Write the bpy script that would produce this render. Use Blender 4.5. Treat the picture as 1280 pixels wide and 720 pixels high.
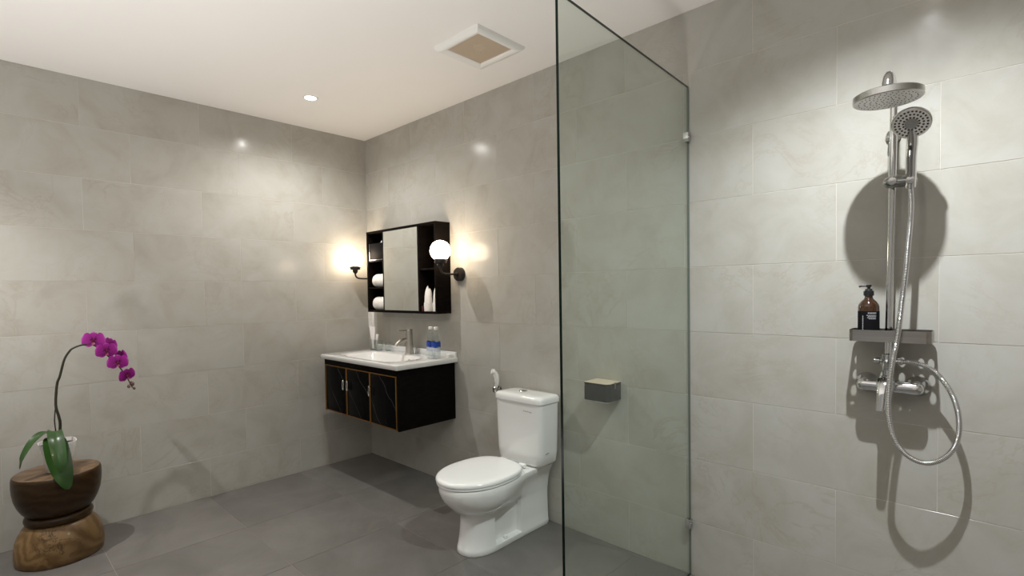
import bpy, bmesh, math, random
from mathutils import Vector, Matrix
random.seed(7)
for o in list(bpy.data.objects):
    bpy.data.objects.remove(o)
SC = bpy.context.scene
COL = SC.collection
PI = math.pi

# ------------------------------------------------------------------ camera
cam_d = bpy.data.cameras.new('camera')
cam = bpy.data.objects.new('camera', cam_d); COL.objects.link(cam)
cam_d.sensor_fit = 'HORIZONTAL'; cam_d.sensor_width = 36.0
cam_d.lens = 18.06; cam_d.shift_y = 0.0178; cam_d.clip_start = 0.02
R_ = Vector((0.7256905, 0.6878364, -0.0159511)); U_ = Vector((-0.0091602, 0.0328411, 0.9994186)); B_ = -Vector((-0.6879603, 0.7251225, -0.0301332))
cam.matrix_world = Matrix(((R_.x, U_.x, B_.x, 3.87834), (R_.y, U_.y, B_.y, -2.32271), (R_.z, U_.z, B_.z, 1.36364), (0, 0, 0, 1)))
SC.camera = cam

# ------------------------------------------------------------------ world, exposure
w = bpy.data.worlds.new('world'); SC.world = w; w.use_nodes = True
w.node_tree.nodes['Background'].inputs[0].default_value = (1.0, 0.995, 0.98, 1)
w.node_tree.nodes['Background'].inputs[1].default_value = 0.2
SC.view_settings.view_transform = 'Standard'
SC.view_settings.look = 'None'
SC.view_settings.gamma = 1.0
SC.view_settings.use_curve_mapping = False
SC.view_settings.exposure = 0.76
SC.cycles.use_denoising = True
SC.cycles.max_bounces = 10
SC.cycles.diffuse_bounces = 5
SC.cycles.glossy_bounces = 4
SC.cycles.transparent_max_bounces = 24
SC.cycles.caustics_reflective = False
SC.cycles.caustics_refractive = False
SC.cycles.sample_clamp_indirect = 6.0

LAMP_COL = (1.0, 0.98, 0.945)
def spot(name, loc, energy, size=128, blend=1.0, radius=0.013, col=LAMP_COL, up=False):
    d = bpy.data.lights.new(name, 'SPOT'); d.energy = energy; d.color = col
    d.spot_size = math.radians(size); d.spot_blend = blend; d.shadow_soft_size = radius
    o = bpy.data.objects.new(name, d); COL.objects.link(o); o.location = loc
    if up: o.rotation_euler = (math.pi, 0, 0)
    return o
CEIL = 2.64
spot('spot_vanity', (0.616, -0.757, CEIL - 0.035), 37, 162)
spot('spot_orchid', (0.70, -2.60, CEIL - 0.035), 78, 108)
spot('spot_shower', (3.640, -0.74, CEIL - 0.035), 108, 138, col=(0.93, 0.98, 1.0))
spot('added_ceiling_fill', (1.7, -2.9, 0.08), 82, 156, radius=0.15, up=True)     # two fill spots added out of view to brighten the ceiling
spot('second_ceiling_fill', (3.1, -3.2, 0.08), 135, 156, radius=0.15, up=True)

# ------------------------------------------------------------------ helpers
ORG = {}
def org(o):
    return ORG.get(o.name, Vector((0, 0, 0))) if o else Vector((0, 0, 0))
def obj(name, bm, mats, parent=None, smooth=True, angle=38):
    """bm in world coordinates -> one linked mesh object"""
    bmesh.ops.recalc_face_normals(bm, faces=bm.faces)
    p = org(parent)
    if p.length:
        bmesh.ops.translate(bm, verts=bm.verts, vec=-p)
    me = bpy.data.meshes.new(name); bm.to_mesh(me); bm.free()
    for m in (mats if isinstance(mats, (list, tuple)) else [mats]):
        me.materials.append(m)
    if smooth:
        me.polygons.foreach_set('use_smooth', [True] * len(me.polygons))
        me.set_sharp_from_angle(angle=math.radians(angle))
    o = bpy.data.objects.new(name, me); COL.objects.link(o)
    if parent:
        o.parent = parent; ORG[o.name] = p
    return o
def thing(name, label, cat, loc, group=None):
    o = bpy.data.objects.new(name, None); COL.objects.link(o); o.location = loc
    o.empty_display_size = 0.05
    o['label'] = label; o['category'] = cat
    if group: o['group'] = group
    ORG[o.name] = Vector(loc)
    return o
def tag(o, label, cat, group=None):
    o['label'] = label; o['category'] = cat
    if group: o['group'] = group
    return o
def copy_tree(o, parent=None):
    c = o.copy(); COL.objects.link(c)
    if parent: c.parent = parent
    for ch in list(o.children): copy_tree(ch, c)
    return c
def box(bm, x0, x1, y0, y1, z0, z1, bev=0.0, seg=2, mi=0):
    r = bmesh.ops.create_cube(bm, size=1.0)
    vs = r['verts']
    for v in vs:
        v.co = Vector(((x0 + x1) / 2 + v.co.x * (x1 - x0), (y0 + y1) / 2 + v.co.y * (y1 - y0), (z0 + z1) / 2 + v.co.z * (z1 - z0)))
    fs = {f for v in vs for f in v.link_faces}
    for f in fs: f.material_index = mi
    if bev > 0:
        es = {e for v in vs for e in v.link_edges}
        r2 = bmesh.ops.bevel(bm, geom=list(es), offset=bev, segments=seg, profile=0.5, affect='EDGES')
        for f in r2['faces']: f.material_index = mi
    return bm
def BX(*a, **k): return box(bmesh.new(), *a, **k)
def loft(bm, rings, cap0=True, cap1=True, closed=True, mi=0):
    vr = [[bm.verts.new(p) for p in r] for r in rings]
    n = len(vr[0])
    for a, b in zip(vr[:-1], vr[1:]):
        for i in range(n if closed else n - 1):
            j = (i + 1) % n
            try:
                f = bm.faces.new((a[i], a[j], b[j], b[i])); f.material_index = mi
            except ValueError: pass
    for c, r in ((cap0, vr[0]), (cap1, vr[-1])):
        if c:
            ce = bm.verts.new(sum((v.co for v in r), Vector()) / n)
            for i in range(n):
                f = bm.faces.new((r[i], r[(i + 1) % n], ce)); f.material_index = mi
    return bm
def basis(d):
    d = Vector(d).normalized()
    a = Vector((0, 0, 1)) if abs(d.z) < 0.9 else Vector((1, 0, 0))
    u = d.cross(a).normalized(); v = u.cross(d).normalized()
    return d, u, v
def lathe(bm, prof, c=(0, 0, 0), seg=32, axis=(0, 0, 1), cap0=True, cap1=True, sx=1.0, sy=1.0, mi=0):
    """prof = [(radius, height along axis)]"""
    d, u, v = basis(axis); c = Vector(c)
    rings = []
    for r, h in prof:
        r = max(r, 1e-5)
        rings.append([c + d * h + u * (r * sx * math.cos(2 * PI * i / seg)) + v * (r * sy * math.sin(2 * PI * i / seg)) for i in range(seg)])
    return loft(bm, rings, cap0, cap1, mi=mi)
def LT(*a, **k): return lathe(bmesh.new(), *a, **k)
def catmull(pts, n):
    P = [Vector(p) for p in pts]
    P = [P[0] * 2 - P[1]] + P + [P[-1] * 2 - P[-2]]
    out = []
    for i in range(1, len(P) - 2):
        for k in range(n):
            t = k / n
            a, b, c, d = P[i - 1], P[i], P[i + 1], P[i + 2]
            out.append(0.5 * ((2 * b) + (c - a) * t + (2 * a - 5 * b + 4 * c - d) * t * t + (3 * b - a - 3 * c + d) * t ** 3))
    out.append(P[-2]); return out
def tube(bm, pts, rad, seg=12, mi=0):
    P = [Vector(p) for p in pts]; n = len(P)
    T = [((P[min(i + 1, n - 1)] - P[max(i - 1, 0)]).normalized()) for i in range(n)]
    d, u, v = basis(T[0]); rings = []
    for i in range(n):
        u = (u - T[i] * u.dot(T[i])).normalized(); v = T[i].cross(u)
        r = rad(i / (n - 1)) if callable(rad) else rad
        rings.append([P[i] + u * (r * math.cos(2 * PI * k / seg)) + v * (r * math.sin(2 * PI * k / seg)) for k in range(seg)])
    return loft(bm, rings, mi=mi)
def TB(*a, **k): return tube(bmesh.new(), *a, **k)
def sell(cx, cy, z, a, b, n=4.0, N=48):
    out = []
    for i in range(N):
        t = 2 * PI * i / N; c, s = math.cos(t), math.sin(t)
        out.append(Vector((cx + a * math.copysign(abs(c) ** (2 / n), c), cy + b * math.copysign(abs(s) ** (2 / n), s), z)))
    return out
def resample(path, n):
    P = [Vector(p) for p in path]; L = [0]
    for a, b in zip(P[:-1], P[1:]): L.append(L[-1] + (b - a).length)
    out = []; j = 0
    for k in range(n):
        s = L[-1] * k / (n - 1)
        while j < len(L) - 2 and L[j + 1] < s: j += 1
        t = (s - L[j]) / max(1e-9, L[j + 1] - L[j]); out.append(P[j].lerp(P[j + 1], t))
    return out, L[-1]

# ------------------------------------------------------------------ materials
def mat(name, col=(0.5, 0.5, 0.5), rough=0.5, metal=0.0, **k):
    m = bpy.data.materials.new(name); m.use_nodes = True
    b = m.node_tree.nodes['Principled BSDF']
    b.inputs['Base Color'].default_value = (*col, 1); b.inputs['Roughness'].default_value = rough; b.inputs['Metallic'].default_value = metal
    for kk, vv in k.items(): b.inputs[kk.replace('_', ' ')].default_value = vv
    return m
def N(m, t, **ins):
    n = m.node_tree.nodes.new(t)
    for k, v in ins.items(): n.inputs[k].default_value = v
    return n
def L(m, a, b): m.node_tree.links.new(a, b)
def ramp(m, stops):
    r = m.node_tree.nodes.new('ShaderNodeValToRGB'); e = r.color_ramp.elements
    while len(e) < len(stops): e.new(0.5)
    for el, (p, c) in zip(e, stops): el.position = p; el.color = (*c, 1) if len(c) == 3 else c
    return r
def noise_col(m, stops, scale=4, detail=6, rough=0.6, dist=0.0, coord='Object', stretch=(1, 1, 1), bump=0.0, bdist=0.001):
    b = m.node_tree.nodes['Principled BSDF']
    tc = m.node_tree.nodes.new('ShaderNodeTexCoord'); mp = m.node_tree.nodes.new('ShaderNodeMapping'); mp.inputs['Scale'].default_value = stretch
    nz = N(m, 'ShaderNodeTexNoise', Scale=scale, Detail=detail, Roughness=rough, Distortion=dist)
    L(m, tc.outputs[coord], mp.inputs[0]); L(m, mp.outputs[0], nz.inputs['Vector'])
    r = ramp(m, stops); L(m, nz.outputs['Fac'], r.inputs[0]); L(m, r.outputs[0], b.inputs['Base Color'])
    if bump:
        bp = N(m, 'ShaderNodeBump', Strength=bump, Distance=bdist); L(m, nz.outputs['Fac'], bp.inputs['Height']); L(m, bp.outputs[0], b.inputs['Normal'])
    return m

def tile_material(name, stops, vein, rough0, rough1, spread, wide=1.5, spec=0.5):
    """stone-look porcelain: cloudy colour, faint veins, a slightly different tone per tile"""
    m = mat(name); b = m.node_tree.nodes['Principled BSDF']; b.inputs['Specular IOR Level'].default_value = spec
    g = m.node_tree.nodes.new('ShaderNodeNewGeometry'); oi = m.node_tree.nodes.new('ShaderNodeObjectInfo')
    off = N(m, 'ShaderNodeVectorMath'); off.operation = 'MULTIPLY_ADD'
    comb = m.node_tree.nodes.new('ShaderNodeCombineXYZ')
    for i in range(3): L(m, oi.outputs['Random'], comb.inputs[i])
    off.inputs[1].default_value = (31.0, 17.0, 23.0)
    L(m, comb.outputs[0], off.inputs[0]); L(m, g.outputs['Position'], off.inputs[2])
    n1 = N(m, 'ShaderNodeTexNoise', Scale=wide, Detail=7.0, Roughness=0.62, Distortion=0.6); L(m, off.outputs[0], n1.inputs['Vector'])
    r1 = ramp(m, stops); L(m, n1.outputs['Fac'], r1.inputs[0])
    n2 = N(m, 'ShaderNodeTexNoise', Scale=3.2, Detail=9.0, Roughness=0.66, Distortion=1.2); L(m, off.outputs[0], n2.inputs['Vector'])
    r2 = ramp(m, [(0.0, (0, 0, 0)), (0.475, (0, 0, 0)), (0.5, (1, 1, 1)), (0.525, (0, 0, 0)), (1.0, (0, 0, 0))]); L(m, n2.outputs['Fac'], r2.inputs[0])
    n3 = N(m, 'ShaderNodeTexNoise', Scale=2.0, Detail=2.0); L(m, off.outputs[0], n3.inputs['Vector'])
    mul = m.node_tree.nodes.new('ShaderNodeMath'); mul.operation = 'MULTIPLY'
    r3 = ramp(m, [(0.45, (0, 0, 0)), (0.65, (0.55, 0.55, 0.55))]); L(m, n3.outputs['Fac'], r3.inputs[0])
    L(m, r2.outputs[0], mul.inputs[0]); L(m, r3.outputs[0], mul.inputs[1])
    mx = m.node_tree.nodes.new('ShaderNodeMix'); mx.data_type = 'RGBA'; mx.inputs['B'].default_value = (0, 0, 0, 1)
    L(m, mul.outputs[0], mx.inputs['Factor']); L(m, r1.outputs[0], mx.inputs[6]); mx.inputs[7].default_value = (*vein, 1)
    hs = m.node_tree.nodes.new('ShaderNodeHueSaturation')
    mr = N(m, 'ShaderNodeMapRange'); mr.inputs['To Min'].default_value = 1 - spread; mr.inputs['To Max'].default_value = 1 + spread
    L(m, oi.outputs['Random'], mr.inputs['Value']); L(m, mr.outputs[0], hs.inputs['Value']); L(m, mx.outputs[2], hs.inputs['Color'])
    L(m, hs.outputs[0], b.inputs['Base Color'])
    rr = N(m, 'ShaderNodeMapRange'); rr.inputs['To Min'].default_value = rough0; rr.inputs['To Max'].default_value = rough1
    L(m, n2.outputs['Fac'], rr.inputs['Value']); L(m, rr.outputs[0], b.inputs['Roughness'])
    bp = N(m, 'ShaderNodeBump', Strength=0.10, Distance=0.002); L(m, n1.outputs['Fac'], bp.inputs['Height']); L(m, bp.outputs[0], b.inputs['Normal'])
    return m
M = {}
M['wall_tile'] = tile_material('wall_tile', [(0.28, (0.382, 0.360, 0.314)), (0.5, (0.43, 0.414, 0.374)), (0.72, (0.458, 0.449, 0.419))], (0.37, 0.33, 0.27), 0.11, 0.25, 0.006, wide=4.5, spec=0.17)
M['floor_tile'] = tile_material('floor_tile', [(0.25, (0.112, 0.104, 0.096)), (0.5, (0.140, 0.131, 0.122)), (0.75, (0.172, 0.162, 0.152))], (0.17, 0.15, 0.13), 0.34, 0.5, 0.05, wide=3.0, spec=0.4)
M['wall_grout'] = noise_col(mat('wall_grout', rough=0.9), [(0.3, (0.52, 0.49, 0.44)), (0.7, (0.60, 0.57, 0.52))], 12)
M['floor_grout'] = noise_col(mat('floor_grout', rough=0.95), [(0.3, (0.24, 0.21, 0.18)), (0.7, (0.34, 0.30, 0.26))], 12)
M['ceiling'] = noise_col(mat('ceiling_paint', rough=0.75), [(0.3, (0.90, 0.87, 0.845)), (0.7, (0.92, 0.89, 0.865))], 0.8, bump=0.02)
M['ceramic'] = mat('white_ceramic', (0.80, 0.80, 0.79), 0.12, Coat_Weight=0.5, Coat_Roughness=0.05)
M['seat_plastic'] = mat('white_seat_plastic', (0.84, 0.84, 0.83), 0.18)
M['chrome'] = mat('chrome', (0.62, 0.62, 0.62), 0.07, 1.0)
M['chrome_dull'] = mat('worn_chrome', (0.48, 0.47, 0.45), 0.25, 1.0)
M['dark_chrome'] = mat('black_chrome', (0.30, 0.30, 0.29), 0.10, 1.0)
M['nickel'] = noise_col(mat('brushed_nickel', rough=0.3, metal=1.0), [(0.3, (0.46, 0.43, 0.39)), (0.7, (0.56, 0.53, 0.48))], 30, stretch=(1, 1, 0.05))
M['steel'] = noise_col(mat('brushed_steel', rough=0.28, metal=1.0), [(0.3, (0.30, 0.28, 0.26)), (0.7, (0.38, 0.36, 0.33))], 40, stretch=(0.05, 1, 1))
M['gold'] = mat('gold_trim', (0.42, 0.21, 0.05), 0.35, 1.0)
M['black_wood'] = noise_col(mat('black_wood', rough=0.5, Specular_IOR_Level=0.03), [(0.3, (0.004, 0.003, 0.0026)), (0.7, (0.009, 0.007, 0.006))], 5, stretch=(0.4, 3, 12))
M['black_metal'] = mat('black_metal', (0.022, 0.018, 0.016), 0.42, 0.4)
M['black_plastic'] = mat('black_plastic', (0.010, 0.010, 0.011), 0.3)
M['dark_rubber'] = mat('dark_rubber', (0.03, 0.028, 0.027), 0.7)
M['mirror'] = mat('mirror_glass', (0.86, 0.88, 0.86), 0.012, 1.0)
M['silver'] = mat('silver_edge', (0.45, 0.44, 0.42), 0.2, 1.0)
M['towel'] = noise_col(mat('white_terry', rough=0.95), [(0.3, (0.74, 0.71, 0.68)), (0.7, (0.88, 0.86, 0.83))], 60, 3, bump=0.8, bdist=0.004)
M['napkin'] = noise_col(mat('white_linen', rough=0.9), [(0.3, (0.78, 0.75, 0.71)), (0.7, (0.88, 0.86, 0.82))], 30, 3, bump=0.3)
M['paper'] = noise_col(mat('white_paper', rough=0.8), [(0.3, (0.78, 0.74, 0.72)), (0.7, (0.86, 0.83, 0.81))], 12)
M['white_plastic'] = mat('white_plastic', (0.82, 0.80, 0.77), 0.3)
M['red_plastic'] = mat('dark_red_plastic', (0.07, 0.008, 0.010), 0.35)
M['amber'] = mat('amber_glass', (0.030, 0.010, 0.0025), 0.08, Coat_Weight=0.6)
M['label_black'] = mat('black_label', (0.008, 0.008, 0.009), 0.6, Specular_IOR_Level=0.05)
M['label_ink'] = mat('pale_grey_ink', (0.42, 0.41, 0.44), 0.6)
M['logo_grey'] = mat('logo_grey', (0.42, 0.43, 0.43), 0.5)
M['label_blue'] = mat('label_blue', (0.012, 0.055, 0.36), 0.35)
M['label_pale'] = mat('label_pale', (0.66, 0.72, 0.78), 0.4)
M['beige_lid'] = noise_col(mat('beige_lid', rough=0.4), [(0.3, (0.58, 0.47, 0.36)), (0.7, (0.66, 0.55, 0.43))], 6)
M['black_leather'] = noise_col(mat('black_leather', rough=0.5, Specular_IOR_Level=0.2), [(0.3, (0.012, 0.012, 0.013)), (0.7, (0.028, 0.028, 0.028))], 60, bump=0.3)
M['soil'] = noise_col(mat('bark_soil', rough=1.0), [(0.3, (0.02, 0.013, 0.008)), (0.7, (0.09, 0.06, 0.035))], 60, bump=0.8, bdist=0.01)
M['stem'] = noise_col(mat('orchid_stem', rough=0.5), [(0.3, (0.012, 0.013, 0.006)), (0.7, (0.026, 0.023, 0.011))], 25)
M['bud'] = noise_col(mat('orchid_bud', rough=0.5), [(0.3, (0.11, 0.05, 0.05)), (0.7, (0.22, 0.11, 0.08))], 40)
M['spray_face'] = mat('grey_spray_face', (0.62, 0.60, 0.57), 0.35)
M['grille'] = mat('vent_mesh', (0.70, 0.58, 0.45), 0.7)
M['vent_dark'] = mat('vent_box', (0.72, 0.59, 0.44), 0.8)
M['vent_hub'] = mat('vent_hub', (0.95, 0.90, 0.82), 0.6)
M['vent_frame'] = mat('vent_frame', (0.86, 0.85, 0.82), 0.35)

def thin_glass(name, tint, rough=0.01, ior=1.5):
    m = bpy.data.materials.new(name); m.use_nodes = True; nt = m.node_tree; nt.nodes.clear()
    out = nt.nodes.new('ShaderNodeOutputMaterial'); mx = nt.nodes.new('ShaderNodeMixShader')
    tr = nt.nodes.new('ShaderNodeBsdfTransparent'); tr.inputs[0].default_value = (*tint, 1)
    gl = nt.nodes.new('ShaderNodeBsdfAnisotropic'); gl.inputs['Roughness'].default_value = rough; gl.inputs[0].default_value = (1, 1, 1, 1)
    fr = nt.nodes.new('ShaderNodeFresnel'); ge = nt.nodes.new('ShaderNodeNewGeometry'); mr = nt.nodes.new('ShaderNodeMapRange')
    mr.inputs['To Min'].default_value = ior; mr.inputs['To Max'].default_value = 1 / ior       # a pane reflects alike from both sides
    nt.links.new(ge.outputs['Backfacing'], mr.inputs['Value']); nt.links.new(mr.outputs[0], fr.inputs[0])
    nt.links.new(fr.outputs[0], mx.inputs[0]); nt.links.new(tr.outputs[0], mx.inputs[1]); nt.links.new(gl.outputs[0], mx.inputs[2]); nt.links.new(mx.outputs[0], out.inputs[0])
    return m
M['screen_glass'] = thin_glass('screen_glass', (0.915, 0.952, 0.925), ior=1.35)
M['glass_edge'] = mat('glass_edge', (0.003, 0.010, 0.007), 0.2, Specular_IOR_Level=0.15)
M['glass_wall_edge'] = mat('glass_wall_edge', (0.10, 0.13, 0.11), 0.3)
M['tumbler_glass'] = thin_glass('tumbler_glass', (0.935, 0.95, 0.945), ior=1.5)
M['base_glass'] = thin_glass('thick_base_glass', (0.62, 0.68, 0.68), ior=1.5)
M['bottle_plastic'] = thin_glass('bottle_plastic', (0.94, 0.955, 0.955), 0.03, 1.4)
def emit(name, col, s):
    m = bpy.data.materials.new(name); m.use_nodes = True; b = m.node_tree.nodes['Principled BSDF']
    b.inputs['Base Color'].default_value = (0.8, 0.8, 0.8, 1); b.inputs['Emission Color'].default_value = (*col, 1); b.inputs['Emission Strength'].default_value = s
    return m
M['globe'] = emit('lit_opal_globe', (1.0, 0.80, 0.58), 16.0)
M['lens'] = emit('lit_lens', (1.0, 0.95, 0.88), 12.0)

def marble(name):
    m = mat(name, rough=0.2, Specular_IOR_Level=0.03); b = m.node_tree.nodes['Principled BSDF']
    tc = m.node_tree.nodes.new('ShaderNodeTexCoord'); mp = m.node_tree.nodes.new('ShaderNodeMapping')
    mp.inputs['Rotation'].default_value = (0, math.radians(-46), 0)
    nz = N(m, 'ShaderNodeTexNoise', Scale=5.0, Detail=5.0); add = N(m, 'ShaderNodeVectorMath'); add.operation = 'MULTIPLY_ADD'; add.inputs[1].default_value = (0.09, 0.09, 0.09)
    L(m, tc.outputs['Object'], nz.inputs['Vector']); L(m, nz.outputs['Color'], add.inputs[0]); L(m, tc.outputs['Object'], add.inputs[2]); L(m, add.outputs[0], mp.inputs[0])
    wv = N(m, 'ShaderNodeTexWave', Scale=1.6, Distortion=0.6, Detail=3.0); wv.bands_direction = 'Z'; L(m, mp.outputs[0], wv.inputs['Vector'])
    r = ramp(m, [(0.0, (0.004, 0.004, 0.0045)), (0.9994, (0.004, 0.004, 0.0045)), (0.99995, (0.028, 0.027, 0.026)), (1.0, (0.05, 0.048, 0.045))]); L(m, wv.outputs['Fac'], r.inputs[0]); L(m, r.outputs[0], b.inputs['Base Color'])
    return m
M['marble'] = marble('black_marble')

def wood(name, c0, c1, c2, crack=0.0):
    m = mat(name, rough=0.35, Specular_IOR_Level=0.2, Coat_Weight=0.12, Coat_Roughness=0.12); b = m.node_tree.nodes['Principled BSDF']
    tc = m.node_tree.nodes.new('ShaderNodeTexCoord')
    nz = N(m, 'ShaderNodeTexNoise', Scale=3.5, Detail=4.0, Distortion=0.8); L(m, tc.outputs['Object'], nz.inputs['Vector'])
    add = N(m, 'ShaderNodeVectorMath'); add.operation = 'MULTIPLY_ADD'; add.inputs[1].default_value = (0.22, 0.22, 0.22)
    L(m, nz.outputs['Color'], add.inputs[0]); L(m, tc.outputs['Object'], add.inputs[2])
    wv = N(m, 'ShaderNodeTexWave', Scale=7.0, Distortion=3.5, Detail=4.0); wv.inputs['Detail Scale'].default_value = 1.2; wv.wave_type = 'RINGS'; wv.rings_direction = 'SPHERICAL' if crack else 'X'
    L(m, add.outputs[0], wv.inputs['Vector'])
    r = ramp(m, [(0.0, c0), (0.5, c1), (1.0, c2)]); L(m, wv.outputs['Fac'], r.inputs[0])
    n2 = N(m, 'ShaderNodeTexNoise', Scale=2.2, Detail=3.0); L(m, tc.outputs['Object'], n2.inputs['Vector'])
    r2 = ramp(m, [(0.3, (0.62, 0.62, 0.62)), (0.7, (1.15, 1.12, 1.05))]); L(m, n2.outputs['Fac'], r2.inputs[0])
    mx = m.node_tree.nodes.new('ShaderNodeMix'); mx.data_type = 'RGBA'; mx.blend_type = 'MULTIPLY'; mx.inputs[0].default_value = 1.0
    L(m, r.outputs[0], mx.inputs[6]); L(m, r2.outputs[0], mx.inputs[7]); last = mx.outputs[2]
    if crack:
        n4 = N(m, 'ShaderNodeTexNoise', Scale=9.0, Detail=8.0, Roughness=0.7, Distortion=1.5); L(m, tc.outputs['Object'], n4.inputs['Vector'])
        r4 = ramp(m, [(0.0, (0, 0, 0)), (0.47, (0, 0, 0)), (0.5, (1, 1, 1)), (0.53, (0, 0, 0)), (1.0, (0, 0, 0))]); L(m, n4.outputs['Fac'], r4.inputs[0])
        # the knot: a blotch on the front of the base only
        vs = N(m, 'ShaderNodeVectorMath'); vs.operation = 'DISTANCE'; vs.inputs[1].default_value = (0.17, -0.03, 0.125); L(m, tc.outputs['Object'], vs.inputs[0])
        mr = N(m, 'ShaderNodeMapRange'); mr.inputs['From Min'].default_value = 0.05; mr.inputs['From Max'].default_value = 0.13; mr.inputs['To Min'].default_value = 0.9; mr.inputs['To Max'].default_value = 0.0
        L(m, vs.outputs['Value'], mr.inputs['Value'])
        mu = m.node_tree.nodes.new('ShaderNodeMath'); mu.operation = 'MULTIPLY'; L(m, r4.outputs[0], mu.inputs[0]); L(m, mr.outputs[0], mu.inputs[1])
        m2 = m.node_tree.nodes.new('ShaderNodeMix'); m2.data_type = 'RGBA'; m2.inputs[7].default_value = (0.012, 0.008, 0.005, 1)
        L(m, mu.outputs[0], m2.inputs[0]); L(m, last, m2.inputs[6]); last = m2.outputs[2]
    L(m, last, b.inputs['Base Color'])
    return m
M['wood_top'] = wood('dark_teak', (0.026, 0.0125, 0.0036), (0.034, 0.017, 0.005), (0.042, 0.022, 0.0068))
M['wood_base'] = wood('light_teak', (0.135, 0.078, 0.032), (0.175, 0.105, 0.046), (0.215, 0.135, 0.063), crack=1.0)
M['wood_face'] = wood('teak_end_grain', (0.12, 0.075, 0.042), (0.17, 0.105, 0.060), (0.20, 0.128, 0.075))

def leaf_mat():
    m = mat('orchid_leaf', rough=0.3, Coat_Weight=0.2); b = m.node_tree.nodes['Principled BSDF']
    noise_col(m, [(0.3, (0.012, 0.042, 0.006)), (0.7, (0.026, 0.076, 0.013))], 9, stretch=(1, 1, 0.4))
    b.inputs['Subsurface Weight'].default_value = 0.0
    return m
M['leaf'] = leaf_mat()
def petal_mat():
    m = mat('magenta_petal', rough=0.6, Specular_IOR_Level=0.3); b = m.node_tree.nodes['Principled BSDF']
    a = m.node_tree.nodes.new('ShaderNodeAttribute'); a.attribute_name = 'tone'
    r = ramp(m, [(0.0, (0.12, 0.002, 0.07)), (0.3, (0.24, 0.008, 0.18)), (0.8, (0.34, 0.016, 0.27)), (1.0, (0.50, 0.09, 0.42))]); L(m, a.outputs['Fac'], r.inputs[0]); L(m, r.outputs[0], b.inputs['Base Color'])
    return m
M['petal'] = petal_mat()
M['petal_rim'] = mat('pale_petal_rim', (0.56, 0.14, 0.48), 0.55)
M['lip'] = mat('crimson_lip', (0.16, 0.004, 0.05), 0.45)
M['pot'] = noise_col(mat('white_pot', rough=0.2, Coat_Weight=0.3), [(0.0, (0.72, 0.71, 0.70)), (0.64, (0.76, 0.75, 0.74)), (0.70, (0.28, 0.24, 0.24)), (0.73, (0.74, 0.73, 0.72))], 5.0, 4, dist=2.0)

# ------------------------------------------------------------------ structure
XR, YF = 5.25, -4.0                                # extent of the room to the right / towards the viewer
TL, TH, J = 0.618, 0.300, 0.0022                   # tile module and joint
ROW0 = 1.459 - 5 * TH                              # height of the lowest joint (first course is cut)
def structure(o): o['kind'] = 'structure'; return o
wall_left = structure(obj('wall_left', BX(-0.16, -0.0009, YF, 0.16, -0.10, CEIL + 0.12), M['wall_grout'], smooth=False))
wall_back = structure(obj('wall_back', BX(0.0, XR, 0.0009, 0.16, -0.10, CEIL + 0.12), M['wall_grout'], smooth=False))
M['plaster'] = noise_col(mat('plaster', rough=0.8), [(0.3, (0.50, 0.475, 0.44)), (0.7, (0.55, 0.525, 0.49))], 1.5)
wall_right = structure(obj('wall_right', BX(XR, XR + 0.14, YF, 0.0009, -0.10, CEIL + 0.12), M['plaster'], smooth=False))
bm = BX(0.0, 1.15, YF - 0.14, YF, -0.10, CEIL + 0.12)             # front wall behind the viewer; wide opening added to let in world light
box(bm, 3.75, XR, YF - 0.14, YF, -0.10, CEIL + 0.12)
wall_front = structure(obj('wall_front', bm, M['plaster'], smooth=False))
floor = structure(obj('floor', BX(0, XR, YF, 0.0, -0.12, -0.0018), M['floor_grout'], smooth=False))
ceiling = structure(obj('ceiling', BX(0.0, XR, YF, 0.0, CEIL, CEIL + 0.12), M['ceiling'], smooth=False))

tile_mesh = {}
def tile(parent, kind, a0, a1, b0, b1):
    """kind: 'left' (a along -y, b up), 'back' (a along x, b up), 'floor' (a along x, b along -y)"""
    wa, wb = round(a1 - a0 - J, 4), round(b1 - b0 - J, 4)
    if kind == 'floor': wa -= 0.0008; wb -= 0.0008
    if wa < 0.012 or wb < 0.012: return
    key = (kind, wa, wb)
    if key not in tile_mesh:
        bm = bmesh.new(); d = 0.009
        if kind == 'left': box(bm, -d, 0, -wa / 2, wa / 2, -wb / 2, wb / 2)
        elif kind == 'back': box(bm, -wa / 2, wa / 2, 0, d, -wb / 2, wb / 2)
        else: box(bm, -wa / 2, wa / 2, -wb / 2, wb / 2, -d, 0)
        es = [e for e in bm.edges if all(abs(v.co[{'left': 0, 'back': 1, 'floor': 2}[kind]]) < 1e-6 for v in e.verts)]
        bmesh.ops.bevel(bm, geom=es, offset=0.0004, segments=1, affect='EDGES')
        bmesh.ops.recalc_face_normals(bm, faces=bm.faces)
        me = bpy.data.meshes.new('tile'); bm.to_mesh(me); bm.free()
        me.materials.append(M['floor_tile'] if kind == 'floor' else M['wall_tile']); tile_mesh[key] = me
    o = bpy.data.objects.new('tile', tile_mesh[key]); COL.objects.link(o); o.parent = parent
    ca, cb = (a0 + a1) / 2, (b0 + b1) / 2
    lip = random.uniform(-0.0002, 0.0003)
    t1, t2 = random.uniform(-1, 1) * 0.0008, random.uniform(-1, 1) * 0.0008
    if kind == 'left': o.location = (lip, -ca, cb); o.rotation_euler = (0, t1, t2)
    elif kind == 'back': o.location = (ca, -lip, cb); o.rotation_euler = (t1, 0, t2)
    else: o.location = (ca, -cb, lip); o.rotation_euler = (t1 * .5, t2 * .5, 0)
def runs(first, length):
    xs = [0.0]; x = first
    while x < length - 1e-4:
        if x - xs[-1] > 0.02: xs.append(x)
        x += TL
    xs.append(length); return list(zip(xs[:-1], xs[1:]))
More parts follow.
